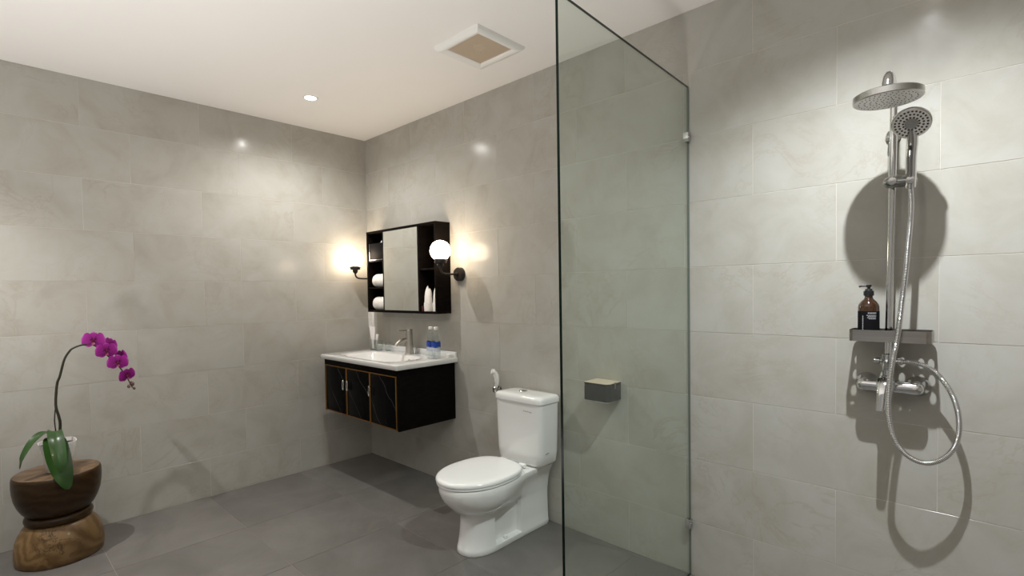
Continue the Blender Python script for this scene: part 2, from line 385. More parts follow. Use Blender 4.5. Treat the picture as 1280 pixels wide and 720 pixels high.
zs = [0.0] + [ROW0 - TH + TH * k for k in range(1, 20) if 0.02 < ROW0 - TH + TH * k < CEIL - 0.02] + [CEIL]
for i, (b0, b1) in enumerate(zip(zs[:-1], zs[1:])):
    odd = i % 2 == 0
    for a0, a1 in runs(TL if odd else 0.383, -YF): tile(wall_left, 'left', a0, a1, b0, b1)
    xb = (3.108 if odd else 3.417) % TL
    for a0, a1 in runs(xb, XR): tile(wall_back, 'back', a0, a1, b0, b1)
fx = runs(0.683, XR); fy = [0.0, 0.634] + [0.634 + TL * k for k in range(1, 6) if 0.634 + TL * k < -YF - 0.02] + [-YF]
for a0, a1 in fx:
    for b0, b1 in zip(fy[:-1], fy[1:]): tile(floor, 'floor', a0, a1, b0, b1)

# ------------------------------------------------------------------ glass shower screen
g = thing('glass_shower_screen', 'frameless clear glass shower screen standing between toilet and shower', 'glass screen', (2.822, -0.006, 0))
gd = Vector((0.045, -0.950)).normalized(); gn = Vector((-gd.y, gd.x)); GL = 1.035; GZ = 2.293
def gp(t, s, z): return Vector((2.822 + gd.x * t + gn.x * s, -0.004 + gd.y * t + gn.y * s, z))
bm = bmesh.new(); th = 0.005
c = {(i, j, k): bm.verts.new(gp((0.0, GL)[i], (-th, th)[j], (0.003, GZ)[k])) for i in (0, 1) for j in (0, 1) for k in (0, 1)}
def q(a, b, cc, d, mi):
    f = bm.faces.new([c[a], c[b], c[cc], c[d]]); f.material_index = mi
q((0, 0, 0), (1, 0, 0), (1, 0, 1), (0, 0, 1), 0); q((0, 1, 0), (0, 1, 1), (1, 1, 1), (1, 1, 0), 0)
q((1, 0, 0), (1, 1, 0), (1, 1, 1), (1, 0, 1), 1); q((0, 0, 0), (0, 0, 1), (0, 1, 1), (0, 1, 0), 2)
q((0, 0, 1), (1, 0, 1), (1, 1, 1), (0, 1, 1), 1); q((0, 0, 0), (0, 1, 0), (1, 1, 0), (1, 0, 0), 1)
pane = obj('pane', bm, [M['screen_glass'], M['glass_edge'], M['glass_wall_edge']], g, smooth=False)
for z in (2.06, 0.25):
    cl = obj('wall_clip', BX(2.810, 2.834, -0.030, -0.0005, z - 0.022, z + 0.022, bev=0.003), M['chrome'], g)
    for sx in (2.809, 2.835): obj('screw', LT([(0.006, -0.002), (0.006, 0.002)], (sx, -0.018, z), 12, (1, 0, 0)), M['chrome_dull'], cl)

# ------------------------------------------------------------------ ceiling downlights and vent
def downlight(x, y, label):
    t = thing('recessed_downlight', label, 'downlight', (x, y, CEIL), 'recessed ceiling downlights')
    obj('trim_ring', LT([(0.036, 0.0), (0.036, -0.004), (0.046, -0.004), (0.050, 0.0)], (x, y, CEIL), 32, cap0=False, cap1=False), M['vent_frame'], t)
    obj('lens', LT([(0.036, -0.0012), (0.036, -0.003)], (x, y, CEIL), 32), M['lens'], t)
downlight(0.616, -0.757, 'round recessed downlight glowing in the ceiling above the basin vanity')
downlight(0.70, -2.60, 'round recessed downlight in the ceiling nearest the potted orchid')
downlight(3.640, -0.74, 'round recessed downlight in the ceiling above the shower')

v = thing('ceiling_vent', 'square white framed exhaust vent with brown mesh in the ceiling', 'vent', (1.895, -0.448, CEIL))
vx, vy, H1, H0 = 1.895, -0.448, 0.168, 0.118
def sq(h, z): return [Vector((vx + sx * h, vy + sy * h, z)) for sx, sy in ((-1, -1), (1, -1), (1, 1), (-1, 1))]
for i in range(4):
    bm = bmesh.new(); j = (i + 1) % 4
    prof = [(H1, CEIL), (H1 - 0.002, CEIL - 0.012), (H1 - 0.012, CEIL - 0.022), (H1 - 0.024, CEIL - 0.024), (H0 + 0.006, CEIL - 0.017), (H0, CEIL - 0.014), (H0, CEIL - 0.002)]
    rr = [[sq(h, z)[i], sq(h, z)[j]] for h, z in prof]
    vr = [[bm.verts.new(p) for p in r] for r in rr]
    for a, b in zip(vr[:-1], vr[1:]): bm.faces.new((a[0], a[1], b[1], b[0]))
    obj('frame_bar', bm, M['vent_frame'], v, angle=60)
bm = bmesh.new(); n = 30; st = 2 * H0 / n
for k in range(n + 1):
    o_ = -H0 + k * st
    box(bm, vx + o_ - 0.0016, vx + o_ + 0.0016, vy - H0, vy + H0, CEIL - 0.0125, CEIL - 0.0112)
    box(bm, vx - H0, vx + H0, vy + o_ - 0.0016, vy + o_ + 0.0016, CEIL - 0.0113, CEIL - 0.0100)
gr = obj('mesh_grille', bm, M['grille'], v, smooth=False); gr['kind'] = 'stuff'
obj('back_plate', BX(vx - H0, vx + H0, vy - H0, vy + H0, CEIL - 0.003, CEIL - 0.001), M['vent_dark'], v, smooth=False)
obj('fan_hub', LT([(0.034, 0), (0.030, -0.005), (0.02, -0.006)], (vx, vy, CEIL - 0.003), 24), M['vent_hub'], v)

# ------------------------------------------------------------------ vanity
VX0, VX1, VY, VZ0, VZ1 = 0.132, 1.114, -0.470, 0.474, 0.872
t = thing('vanity_cabinet', 'black wall hung vanity cabinet with gold edged marble doors', 'cabinet', ((VX0 + VX1) / 2, 0, VZ0))
bm = bmesh.new()
box(bm, VX0, VX0 + 0.018, VY + 0.014, -0.001, VZ0, VZ1, 0.001); box(bm, VX1 - 0.018, VX1, VY + 0.014, -0.001, VZ0, VZ1, 0.001)
box(bm, VX0 + 0.018, VX1 - 0.018, VY + 0.014, -0.001, VZ0, VZ0 + 0.018); box(bm, VX0 + 0.018, VX1 - 0.018, -0.016, -0.001, VZ0 + 0.018, VZ1)
obj('carcass', bm, M['black_wood'], t)
obj('top_rail', BX(VX0, VX1, VY, VY + 0.016, 0.828, VZ1, 0.001), M['black_wood'], t)
obj('side_stile', BX(VX0, 0.149, VY, VY + 0.016, VZ0, 0.8275, 0.001), M['black_wood'], t)
obj('side_stile', BX(1.097, VX1, VY, VY + 0.016, VZ0, 0.8275, 0.001), M['black_wood'], t)
ds = [0.150, 0.465, 0.781, 1.096]; DZ0, DZ1 = 0.480, 0.827
for k in range(3):
    x0, x1 = ds[k] + 0.0012, ds[k + 1] - 0.0012
    d = obj('door', BX(x0 + 0.005, x1 - 0.005, VY - 0.003, VY + 0.013, DZ0 + 0.005, DZ1 - 0.005, 0.001), M['marble'], t)
    bm = bmesh.new(); gw = 0.0062; y0, y1 = VY - 0.006, VY + 0.012
    box(bm, x0, x0 + gw, y0, y1, DZ0, DZ1, 0.001); box(bm, x1 - gw, x1, y0, y1, DZ0, DZ1, 0.001)
    box(bm, x0 + gw, x1 - gw, y0, y1, DZ0, DZ0 + gw, 0.001); box(bm, x0 + gw, x1 - gw, y0, y1, DZ1 - gw, DZ1, 0.001)
    obj('gold_trim', bm, M['gold'], d)
    hx = (x1 - 0.030, x0 + 0.024, x0 + 0.006)[k] if k < 2 else x0 + 0.004
    hz = 0.700
    loop = [Vector((hx + 0.009 * math.cos(a), VY - 0.016, hz + 0.034 * math.sin(a))) for a in [2 * PI * i / 24 for i in range(25)]]
    bm = bmesh.new(); tube(bm, loop, 0.0032, 8)
    lathe(bm, [(0.004, 0), (0.004, 0.016)], (hx, VY - 0.003, hz + 0.030), 10, (0, -1, 0))
    obj('handle', bm, M['chrome'], d)

CX0, CX1, CY, CZ = 0.138, 1.146, -0.503, 0.906
t = thing('washbasin', 'white ceramic countertop with sunken rectangular basin on black vanity', 'washbasin', ((CX0 + CX1) / 2, 0, VZ1))
def rectring(x0, x1, y0, y1, z, NN=96):
    cx, cy = (x0 + x1) / 2, (y0 + y1) / 2; out = []
    for i in range(NN):
        a = 2 * PI * i / NN; ca, sa = math.cos(a), math.sin(a)
        s = min((x1 - x0) / 2 / max(abs(ca), 1e-9), (y1 - y0) / 2 / max(abs(sa), 1e-9)); out.append(Vector((cx + ca * s, cy + sa * s, z)))
    for X in (x0, x1):
        for Y in (y0, y1):
            k = min(range(NN), key=lambda i: (out[i].x - X) ** 2 + (out[i].y - Y) ** 2); out[k] = Vector((X, Y, z))
    return out
bx, by, ba, bb = 0.655, -0.292, 0.325, 0.150
def basr(a, b, z, n=5, dy=0):
    out = []
    for p0 in rectring(CX0, CX1, CY, 0, 0):
        ang = math.atan2(p0.y - CY / 2, p0.x - (CX0 + CX1) / 2)
        ca, sa = math.cos(ang), math.sin(ang); r = (abs(ca / a) ** n + abs(sa / b) ** n) ** (-1 / n)
        out.append(Vector((bx + ca * r, by + dy + sa * r, z)))
    return out
rings = [rectring(CX0 + .004, CX1 - .004, CY + .004, -0.001, VZ1 + 0.0005), rectring(CX0, CX1, CY, -0.001, VZ1 + 0.005), rectring(CX0, CX1, CY, -0.001, CZ - 0.005), rectring(CX0 + .0015, CX1 - .0015, CY + .0015, -0.0015, CZ - 0.0015), rectring(CX0 + .005, CX1 - .005, CY + .005, -0.004, CZ),
         basr(ba + .012, bb + .012, CZ), basr(ba, bb, CZ - 0.004), basr(ba - .012, bb - .010, CZ - 0.018), basr(ba - .045, bb - .030, CZ - 0.085, 4), basr(ba - .09, bb - .06, CZ - 0.108, 3), basr(0.03, 0.03, CZ - 0.116, 2)]
obj('counter', loft(bmesh.new(), rings, cap0=False, cap1=True), M['ceramic'], t, angle=50)
obj('upstand', BX(CX0 + 0.004, CX1 - 0.003, -0.020, -0.0005, CZ - 0.002, 0.944, 0.004), M['ceramic'], t)
obj('drain', LT([(0.026, 0), (0.026, 0.003), (0.02, 0.006), (0.004, 0.007)], (bx, by, CZ - 0.115), 24), M['chrome'], t)
obj('reflection_ring', LT([(0.008, 0.0), (0.013, 0.002), (0.016, 0.0)], (bx + 0.14, by + bb - 0.020, CZ - 0.040), 20, (0, -1, 0.25), cap0=False, cap1=False), M['chrome'], t)  # chrome ring standing in for a reflection on the basin's back slope

fxx, fyy = 0.705, -0.092
t = thing('basin_faucet', 'brushed nickel lever faucet standing behind the white basin', 'faucet', (fxx, fyy, CZ))
obj('body', LT([(0.034, 0), (0.034, 0.005), (0.0305, 0.008), (0.028, 0.08), (0.0255, 0.140), (0.025, 0.155)], (fxx, fyy, CZ), 28), M['nickel'], t)
sp = catmull([(fxx, fyy - 0.012, CZ + 0.112), (fxx, fyy - 0.042, CZ + 0.111), (fxx, fyy - 0.074, CZ + 0.103), (fxx, fyy - 0.102, CZ + 0.088), (fxx, fyy - 0.118, CZ + 0.070)], 6)
obj('spout', TB(sp, 0.0125, 14), M['nickel'], t)
cp = obj('cap', LT([(0.0225, 0.1555), (0.0225, 0.158), (0.0250, 0.159), (0.0250, 0.180), (0.023, 0.185), (0.004, 0.186)], (fxx, fyy, CZ), 28), M['nickel'], t)
obj('lever', BX(fxx - 0.010, fxx + 0.010, fyy - 0.095, fyy - 0.010, CZ + 0.173, CZ + 0.182, 0.003), M['nickel'], t)
obj('drain_rod', LT([(0.006, 0), (0.0055, 0.030), (0.010, 0.032), (0.010, 0.040), (0.003, 0.042)], (fxx + 0.010, fyy + 0.052, CZ), 16), M['chrome'], t)

# ------------------------------------------------------------------ things on the counter
def tumbler(name, label, x, y, r, h):
    t = thing(name, label, 'glass', (x, y, CZ), 'glass tumblers by the tap')
    obj('glass_wall', LT([(r * 0.82, 0.0), (r * 0.84, 0.004), (r, h), (r - 0.002, h), (r * 0.80, 0.008), (0.002, 0.007)], (x, y, CZ), 28, cap0=True, cap1=True), M['tumbler_glass'], t)
    obj('glass_base', LT([(r * 0.70, 0.0012), (r * 0.79, 0.004), (r * 0.79, 0.0065), (r * 0.5, 0.0068)], (x, y, CZ), 24), M['base_glass'], t)
    return t
tumbler('glass_tumbler', 'clear tumbler holding upright white paper packets on the counter corner', 0.222, -0.098, 0.030, 0.085)
tumbler('glass_tumbler', 'wider empty clear tumbler beside the packet glass on the counter', 0.302, -0.100, 0.038, 0.085)
tumbler('glass_tumbler', 'small empty clear tumbler against the upstand, nearest the faucet', 0.372, -0.060, 0.027, 0.065)
for k, (dx, dy, lx, ly, hh, ww, lb) in enumerate([(-0.012, 0.004, -0.034, 0.000, 0.180, 0.046, 'tall white paper packet leaning left in the tumbler'), (0.007, -0.004, 0.012, -0.004, 0.178, 0.050, 'tall white paper packet standing nearly upright in the tumbler'), (0.012, 0.008, 0.040, 0.000, 0.118, 0.040, 'short white paper packet leaning right in the tumbler')]):
    bm = BX(-ww / 2, ww / 2, -0.003, 0.003, 0, hh, 0.001)
    for vv in bm.verts:
        f = vv.co.z / hh
        vv.co = Vector((0.222 + dx * 0.6 + vv.co.x * (0.55 + 0.45 * f) + lx * f, -0.098 + dy + vv.co.y + ly * f, CZ + 0.009 + vv.co.z))
    tag(obj('paper_packet', bm, M['paper']), lb, 'packet', 'paper packets in the tumbler')

def bottle(name, label, x, y):
    t = thing(name, label, 'bottle', (x, y, CZ), 'water bottles on the vanity')
    r = 0.0305
    obj('bottle_body', LT([(r * 0.8, 0.0), (r * 0.98, 0.004), (r, 0.012), (r * 0.96, 0.03), (r, 0.05), (r, 0.135), (r * 0.94, 0.152), (r * 0.72, 0.172), (r * 0.48, 0.186), (0.0125, 0.192), (0.0125, 0.206)], (x, y, CZ), 28), M['bottle_plastic'], t)
    obj('water', LT([(r * 0.76, 0.003), (r * 0.95, 0.012), (r * 0.95, 0.135), (r * 0.88, 0.152), (r * 0.6, 0.174)], (x, y, CZ), 24), M['bottle_plastic'], t)
    obj('cap', LT([(0.0145, 0.200), (0.0148, 0.203), (0.0148, 0.216), (0.013, 0.218)], (x, y, CZ), 20), M['white_plastic'], t)
    bm = bmesh.new(); n = 48
    zt = lambda i: 0.112 + 0.009 * abs((i % 12) / 6 - 1); zb = lambda i: 0.078 + 0.010 * abs((i % 12) / 6 - 1)
    a = [bm.verts.new((x + (r + .0006) * math.cos(2 * PI * i / n), y + (r + .0006) * math.sin(2 * PI * i / n), CZ + zb(i))) for i in range(n)]
    b = [bm.verts.new((x + (r + .0006) * math.cos(2 * PI * i / n), y + (r + .0006) * math.sin(2 * PI * i / n), CZ + zt(i))) for i in range(n)]
    for i in range(n): bm.faces.new((a[i], a[(i + 1) % n], b[(i + 1) % n], b[i]))
    lb = obj('label_band', bm, M['label_blue'], t)
    bm = LT([(r + .0004, 0.050), (r + .0004, 0.077)], (x, y, CZ), 32, cap0=False, cap1=False)
    lp = obj('label_panel', bm, M['label_pale'], t)
    bm = bmesh.new()
    for rr_, zc, cnt, hh in ((0, 0.068, 5, 0.006), (1, 0.058, 7, 0.0035)):
        for i in range(cnt):
            ang = math.radians(-78 + (i - cnt / 2) * (60 / cnt)); cc = Vector((x + (r + .001) * math.cos(ang), y + (r + .001) * math.sin(ang), CZ + zc))
            tx = Vector((-math.sin(ang), math.cos(ang), 0)); hw = 0.0014
            vs = [bm.verts.new(cc + tx * sx * hw + Vector((0, 0, sz * hh / 2))) for sx, sz in ((-1, -1), (1, -1), (1, 1), (-1, 1))]
            bm.faces.new(vs)
    obj('label_print', bm, M['label_blue'], lp)
bottle('water_bottle', 'clear water bottle with blue label, left of the pair by the basin', 1.022, -0.135)
bottle('water_bottle', 'clear water bottle with blue label, right of the pair by the basin', 1.090, -0.143)
bm = BX(1.090, 1.128, -0.060, -0.026, CZ + 0.0003, CZ + 0.026, 0.006, 3)
tag(obj('soap_bar', bm, M['white_plastic']), 'small white soap bar on the counter end behind the water bottles', 'soap')

t = thing('wall_socket', 'cream double socket plate on the wall below the mirror cabinet', 'socket', (0.046, 0, 1.13))
obj('plate', BX(0.002, 0.090, -0.009, -0.0005, 1.075, 1.205, 0.003), M['white_plastic'], t)
for zz in (1.108, 1.172):
    so = obj('socket_face', LT([(0.026, 0), (0.026, 0.002), (0.022, 0.002), (0.020, 0.0004), (0.003, 0.0004)], (0.046, -0.009, zz), 24, (0, -1, 0)), M['white_plastic'], t)
    for sx in (-0.009, 0.009): obj('pin_hole', LT([(0.0020, 0.0004), (0.0020, 0.0007)], (0.046 + sx, -0.009, zz), 10, (0, -1, 0)), M['black_plastic'], so)

# ------------------------------------------------------------------ mirror cabinet
KX0, KX1, KY, KZ0, KZ1 = 0.205, 1.088, -0.130, 1.212, 1.848
t = thing('mirror_cabinet', 'black wall cabinet with centre mirror and open side shelves above basin', 'cabinet', ((KX0 + KX1) / 2, 0, KZ0))
BW = M['black_wood']; p = 0.016
obj('back_panel', BX(KX0 + p, KX1 - p, -0.008, -0.001, KZ0 + p, KZ1 - p), BW, t)
obj('top_panel', BX(KX0, KX1, KY, -0.001, KZ1 - p, KZ1, 0.001), BW, t)
obj('bottom_panel', BX(KX0, KX1, KY, -0.001, KZ0, KZ0 + p, 0.001), BW, t)
for x0 in (KX0, KX1 - p): obj('side_panel', BX(x0, x0 + p, KY, -0.001, KZ0 + p, KZ1 - p, 0.001), BW, t)
obj('divider', BX(0.432, 0.446, KY, -0.008, KZ0 + p, KZ1 - p), BW, t)
obj('divider', BX(0.884, 0.900, KY, -0.008, KZ0 + p, KZ1 - p), BW, t)
for z in (1.620, 1.408): obj('shelf', BX(KX0 + p, 0.432, KY + 0.004, -0.008, z - 0.012, z, 0.001), BW, t)
obj('shelf', BX(0.900, KX1 - p, KY + 0.004, -0.008, 1.518, 1.530, 0.001), BW, t)
md = obj('mirror_door', BX(0.4465, 0.8835, KY + 0.002, KY + 0.016, KZ0 + p + 0.001, KZ1 - p - 0.001), BW, t)
obj('mirror', BX(0.449, 0.881, KY - 0.0015, KY + 0.0015, KZ0 + p + 0.003, KZ1 - p - 0.003, 0.0008, 1), M['mirror'], md, smooth=False)

def towel(label, z):
    bm = bmesh.new(); rings = []; x0, x1, r = KX0 + 0.030, 0.430, 0.053
    for k in range(15):
        f = k / 14; xx = x0 + (x1 - x0) * f
        s = math.sqrt(max(0.0, 1 - max(0, (0.30 - f) / 0.30) ** 2.2)); s = max(s, 0.06)
        ring = []
        for i in range(28):
            a = 2 * PI * i / 28; wob = 1 + 0.025 * math.sin(3 * a + k * 0.9)
            yy = math.cos(a) * 0.050 * s * wob; zz_ = math.sin(a) * r * s * wob
            ring.append(Vector((xx, -0.078 + yy, max(z + 0.0005, z + r * 0.97 + zz_))))
        rings.append(ring)
    loft(bm, rings)
    return tag(obj('rolled_towel', bm, M['towel']), label, 'towel', 'rolled towels in the mirror cabinet')
towel('white rolled towel on the middle shelf left of the mirror', 1.408)
towel('white rolled towel on the bottom shelf left of the mirror', KZ0 + p)
t = thing('tissue_box', 'black box with silver edges and white tuft on top shelf', 'box', (0.345, -0.07, 1.620))
obj('body', BX(0.240, 0.428, -0.122, -0.020, 1.6255, 1.752, 0.002), M['label_black'], t)
obj('edge_strip', BX(0.234, 0.2398, -0.125, -0.018, 1.624, 1.752, 0.001), M['silver'], t)
obj('edge_strip', BX(0.232, 0.430, -0.127, -0.016, 1.6203, 1.6253, 0.001), M['silver'], t)
obj('tissue_tuft', LT([(0.010, 0), (0.012, 0.008), (0.006, 0.02), (0.001, 0.026)], (0.350, -0.075, 1.7525), 12, sx=1.3), M['paper'], t)

def napkin(label, x, y, seed):
    rnd = random.Random(seed); z0 = KZ0 + p
    t = thing('folded_napkin', label, 'napkin', (x, y, z0), 'pointed folded napkins')
    def pts(prof, wob, seg=30):
        R = []
        for r, h, lean in prof:
            R.append([Vector((x + lean + r * (1 + wob * math.sin(5 * a + h * 60 + seed)) * math.cos(a), y + 0.8 * r * (1 + wob * math.cos(4 * a + seed)) * math.sin(a), z0 + h)) for a in [2 * PI * i / seg for i in range(seg)]])
        return R
    obj('cuff', loft(bmesh.new(), pts([(0.036, 0.0006, 0), (0.038, 0.03, 0), (0.037, 0.058, 0), (0.033, 0.060, 0), (0.032, 0.02, 0)], 0.03)), M['napkin'], t)
    bm = bmesh.new()
    loft(bm, pts([(0.031, 0.010, 0), (0.032, 0.062, 0), (0.030, 0.105, 0.001), (0.022, 0.140, -0.004), (0.010, 0.165, -0.008), (0.001, 0.182, -0.004)], 0.09))
    loft(bm, pts([(0.024, 0.08, 0.006), (0.020, 0.120, 0.014), (0.012, 0.145, 0.018), (0.001, 0.163, 0.020)], 0.09))
    loft(bm, pts([(0.022, 0.08, -0.006), (0.018, 0.115, -0.013), (0.010, 0.138, -0.018), (0.001, 0.156, -0.020)], 0.09))
    obj('folded_points', bm, M['napkin'], t)
napkin('white pointed folded napkin in full view on the lower right shelf', 0.948, -0.092, 1)
napkin('white pointed folded napkin half hidden by the cabinet right side', 1.032, -0.080, 2)
t = thing('lotion_jar', 'small dark red jar on the cabinet floor beside the mirror', 'jar', (0.9195, -0.112, KZ0 + p))
obj('body', LT([(0.014, 0.0004), (0.016, 0.003), (0.016, 0.022)], (0.9195, -0.112, KZ0 + p), 20), M['red_plastic'], t)
obj('lid', LT([(0.0165, 0.0225), (0.0165, 0.036), (0.014, 0.038)], (0.9195, -0.112, KZ0 + p), 20), M['red_plastic'], t)

# ------------------------------------------------------------------ sconces
def sconce(x, label):
    gy, gz, pz = -0.176, 1.636, 1.482
    t = thing('wall_sconce', label, 'wall lamp', (x, 0, pz), 'globe wall lamps beside the mirror cabinet')
    obj('wall_plate', LT([(0.047, 0.0006), (0.047, 0.026), (0.044, 0.031), (0.01, 0.033)], (x, 0, pz), 32, (0, -1, 0)), M['black_metal'], t)
    arm = catmull([(x, -0.03, pz), (x, -0.09, pz), (x, gy + 0.035, pz + 0.002), (x, gy + 0.010, pz + 0.012), (x, gy, pz + 0.034), (x, gy, pz + 0.062)], 6)
    obj('arm', TB(arm, 0.0065, 12), M['black_metal'], t)
    obj('knuckle', LT([(0.009, 0.033), (0.013, 0.035), (0.013, 0.046), (0.008, 0.048)], (x, 0, pz), 16, (0, -1, 0)), M['black_metal'], t)
    hd = obj('holder', LT([(0.008, 0.040), (0.018, 0.050), (0.020, 0.060), (0.020, 0.070), (0.038, 0.072), (0.040, 0.076), (0.040, 0.102), (0.036, 0.102)], (x, gy, pz), 28), M['black_metal'], t)
    for k in range(3):
        a = 2 * PI * k / 3 + 0.5; bm = LT( [(0.003, 0), (0.003, 0.012)], (x + 0.036 * math.cos(a), gy + 0.036 * math.sin(a), pz + 0.087), 8, (math.cos(a), math.sin(a), 0))
        obj('set_screw', bm, M['black_metal'], hd)
    r = 0.068
    prof = [(r * math.cos(a), gz - pz + r * math.sin(a)) for a in [math.radians(-58 + (148 * k / 20)) for k in range(21)]]
    obj('globe_shade', LT(prof, (x, gy, pz), 36), M['globe'], t)
sconce(1.196, 'lit white globe wall lamp on black arm, right of the mirror cabinet')
sconce(0.104, 'lit white globe wall lamp on black arm in the room corner')

# ------------------------------------------------------------------ toilet
TX = 1.874
t = thing('toilet', 'white ceramic close coupled toilet with closed lid beside the glass', 'toilet', (TX, -0.35, 0))
YS = [-0.468, -0.462, -0.40, -0.33, -0.275, -0.268, -0.20, -0.12, -0.05, -0.028]
def tring(z, yf, w, wb, niche=None, yw=-0.475, y_end=None):
    pts = []
    nf = 14
    for i in range(nf + 1):
        a = PI / 2 * i / nf
        pts.append((w * math.sin(a) ** 0.92, yw - (yw - yf) * math.cos(a)))
    for y in YS:
        f = min(1, max(0, (y - yw) / (-0.20 - yw))); f = f * f * (3 - 2 * f)
        hw = w + (wb - w) * f
        if niche and -0.463 < y < -0.27: hw = min(hw, niche)
        if y > -0.04: hw *= 0.93
        pts.append((hw, y))
    R = [Vector((TX + h, y, z)) for h, y in pts]
    Lf = [Vector((TX - h, y, z)) for h, y in reversed(pts[1:])]
    return R + Lf
TR = [(0.0005, -0.618, .104, .100, None), (0.006, -0.622, .107, .103, None), (0.030, -0.618, .106, .102, None), (0.035, -0.614, .104, .100, .066), (0.10, -0.603, .099, .098, .066), (0.17, -0.597, .096, .096, .068), (0.215, -0.600, .097, .096, .074),
      (0.232, -0.612, .106, .098, .090), (0.245, -0.640, .124, .100, .110), (0.268, -0.672, .146, .103, None), (0.30, -0.702, .165, .108, None), (0.335, -0.722, .176, .118, None), (0.365, -0.732, .181, .134, None), (0.390, -0.733, .181, .143, None), (0.399, -0.727, .177, .140, None)]
rings = [tring(z - 0.028 * min(1, max(0, (z - 0.05) / 0.30)), yf + 0.015 * (z > 0.25), w_, wb, nc) for z, yf, w_, wb, nc in TR]
obj('bowl', loft(bmesh.new(), rings), M['ceramic'], t, angle=48)
for sx in (-1, 1): obj('bolt_cap', LT([(0.012, 0.0), (0.012, 0.008), (0.007, 0.015), (0.001, 0.016)], (TX + sx * 0.084, -0.38, 0.033), 16), M['white_plastic'], t)
def egg(z, s, yb=-0.240, yf=-0.728, hw=0.192):
    z -= 0.028; yc = -0.485; pts = []
    for i in range(56):
        a = 2 * PI * i / 56; ca, sa = math.cos(a), math.sin(a)
        if sa < 0: pts.append(Vector((TX - 0.010 + hw * s * ca, yc + (yc - yf) * s * sa, z)))
        else:
            n = 2.7; pts.append(Vector((TX - 0.010 + hw * s * math.copysign(abs(ca) ** (2 / n), ca), yc + (yb - yc) * s * abs(sa) ** (2 / n), z)))
    return pts
obj('seat_ring', loft(bmesh.new(), [egg(0.4025, .965), egg(0.404, .985), egg(0.413, .985), egg(0.4145, .97)]), M['seat_plastic'], t)
obj('lid', loft(bmesh.new(), [egg(0.4165, .975), egg(0.4175, .995), egg(0.424, 1.0), egg(0.432, .985), egg(0.4365, .955), egg(0.439, .90), egg(0.4405, .7), egg(0.4412, .4)]), M['seat_plastic'], t, angle=60)
for sx in (-1, 1): obj('hinge', LT([(0.011, -0.022), (0.012, -0.02), (0.012, 0.02), (0.011, 0.022)], (TX + sx * 0.075, -0.226, 0.386), 16, (1, 0, 0)), M['seat_plastic'], t)
TY = -0.112
def trr(z, a, b, n=7): return sell(1.886, TY, z, a, b, n, 64)
obj('tank', loft(bmesh.new(), [trr(0.3725, .140, .062), trr(0.376, .152, .074), trr(0.392, .165, .084), trr(0.45, .172, .087), trr(0.60, .177, .089), trr(0.731, .180, .090)]), M['ceramic'], t, angle=50)
lid = obj('tank_lid', loft(bmesh.new(), [trr(0.732, .178, .089), trr(0.733, .186, .096), trr(0.752, .1865, .0965), trr(0.763, .183, .093), trr(0.770, .174, .085), trr(0.7735, .14, .06), trr(0.7745, .06, .03)]), M['ceramic'], t, angle=60)
fb = obj('flush_button', LT([(0.024, 0.0), (0.025, 0.004), (0.021, 0.007), (0.019, 0.006)], (1.860, TY, 0.7735), 28), M['chrome'], lid)
bm = bmesh.new()
for k, (dx, wd, dz) in enumerate(((-.030, .010, .002), (-.017, .009, 0.001), (-.004, .011, .001), (.010, .008, 0), (.022, .012, -.001))):
    box(bm, 1.973 + dx - wd / 2, 1.973 + dx + wd / 2, TY - 0.0900, TY - 0.0896, 0.686 + dz - 0.003, 0.686 + dz + 0.003)
obj('logo', bm, M['logo_grey'], t, smooth=False)
obj('side_mark', BX(2.0585, 2.0620, -0.150, -0.125, 0.452, 0.456), M['logo_grey'], t, smooth=False)

t = thing('bidet_sprayer', 'white hand bidet sprayer hanging on the wall behind toilet tank', 'sprayer', (1.562, 0, 0.735))
bm = LT([(0.020, 0.0006), (0.020, 0.006), (0.009, 0.008), (0.009, 0.03)], (1.556, 0, 0.735), 20, (0, -1, 0)); lathe(bm, [(0.016, -0.016), (0.018, -0.012), (0.018, 0.014), (0.014, 0.018)], (1.562, -0.045, 0.738), 20)
obj('holder', bm, M['chrome'], t)
hp = catmull([(1.566, -0.045, 0.748), (1.578, -0.047, 0.785), (1.580, -0.050, 0.825), (1.572, -0.060, 0.850), (1.562, -0.078, 0.858)], 6)
obj('handle', TB(hp, lambda f: 0.010 + 0.004 * math.sin(f * PI) + (0.006 if f > 0.8 else 0.0), 16), M['white_plastic'], t)
obj('trigger', TB([(1.575, -0.062, 0.79), (1.582, -0.068, 0.815), (1.574, -0.072, 0.838)], 0.005, 8), M['white_plastic'], t)

# ------------------------------------------------------------------ paper dispenser
DX0, DX1, DY, DZ0, DZ1 = 2.299, 2.449, -0.118, 0.786, 0.882
t = thing('paper_dispenser', 'black box paper holder with beige lid on the wall behind the glass', 'paper holder', ((DX0 + DX1) / 2, 0, DZ0))
def dring(z, ins=0.0, r=0.028):
    pts = []; x0, x1, y0, y1 = DX0 + ins, DX1 - ins, DY + ins, -0.0008
    pts += [Vector((x0, y1, z)), Vector((x1, y1, z))]
    for k in range(9):
        a = PI / 2 * k / 8; pts.append(Vector((x1 - r + r * math.cos(a), y0 + r - r * math.sin(a), z)))
    for k in range(5):
        a = PI / 2 * k / 4; rr = 0.006; pts.append(Vector((x0 + rr - rr * math.sin(a), y0 + rr - rr * math.cos(a), z)))
    return pts
obj('body', loft(bmesh.new(), [dring(DZ0 + 0.0005, 0.004), dring(DZ0 + 0.003), dring(DZ1 - 0.016), dring(DZ1 - 0.014, 0.002)]), M['black_leather'], t, angle=40)
ld = obj('lid', loft(bmesh.new(), [dring(DZ1 - 0.0135, 0.001), dring(DZ1 - 0.008, -0.001), dring(DZ1 - 0.0035, -0.001)]), M['black_leather'], t, angle=40)
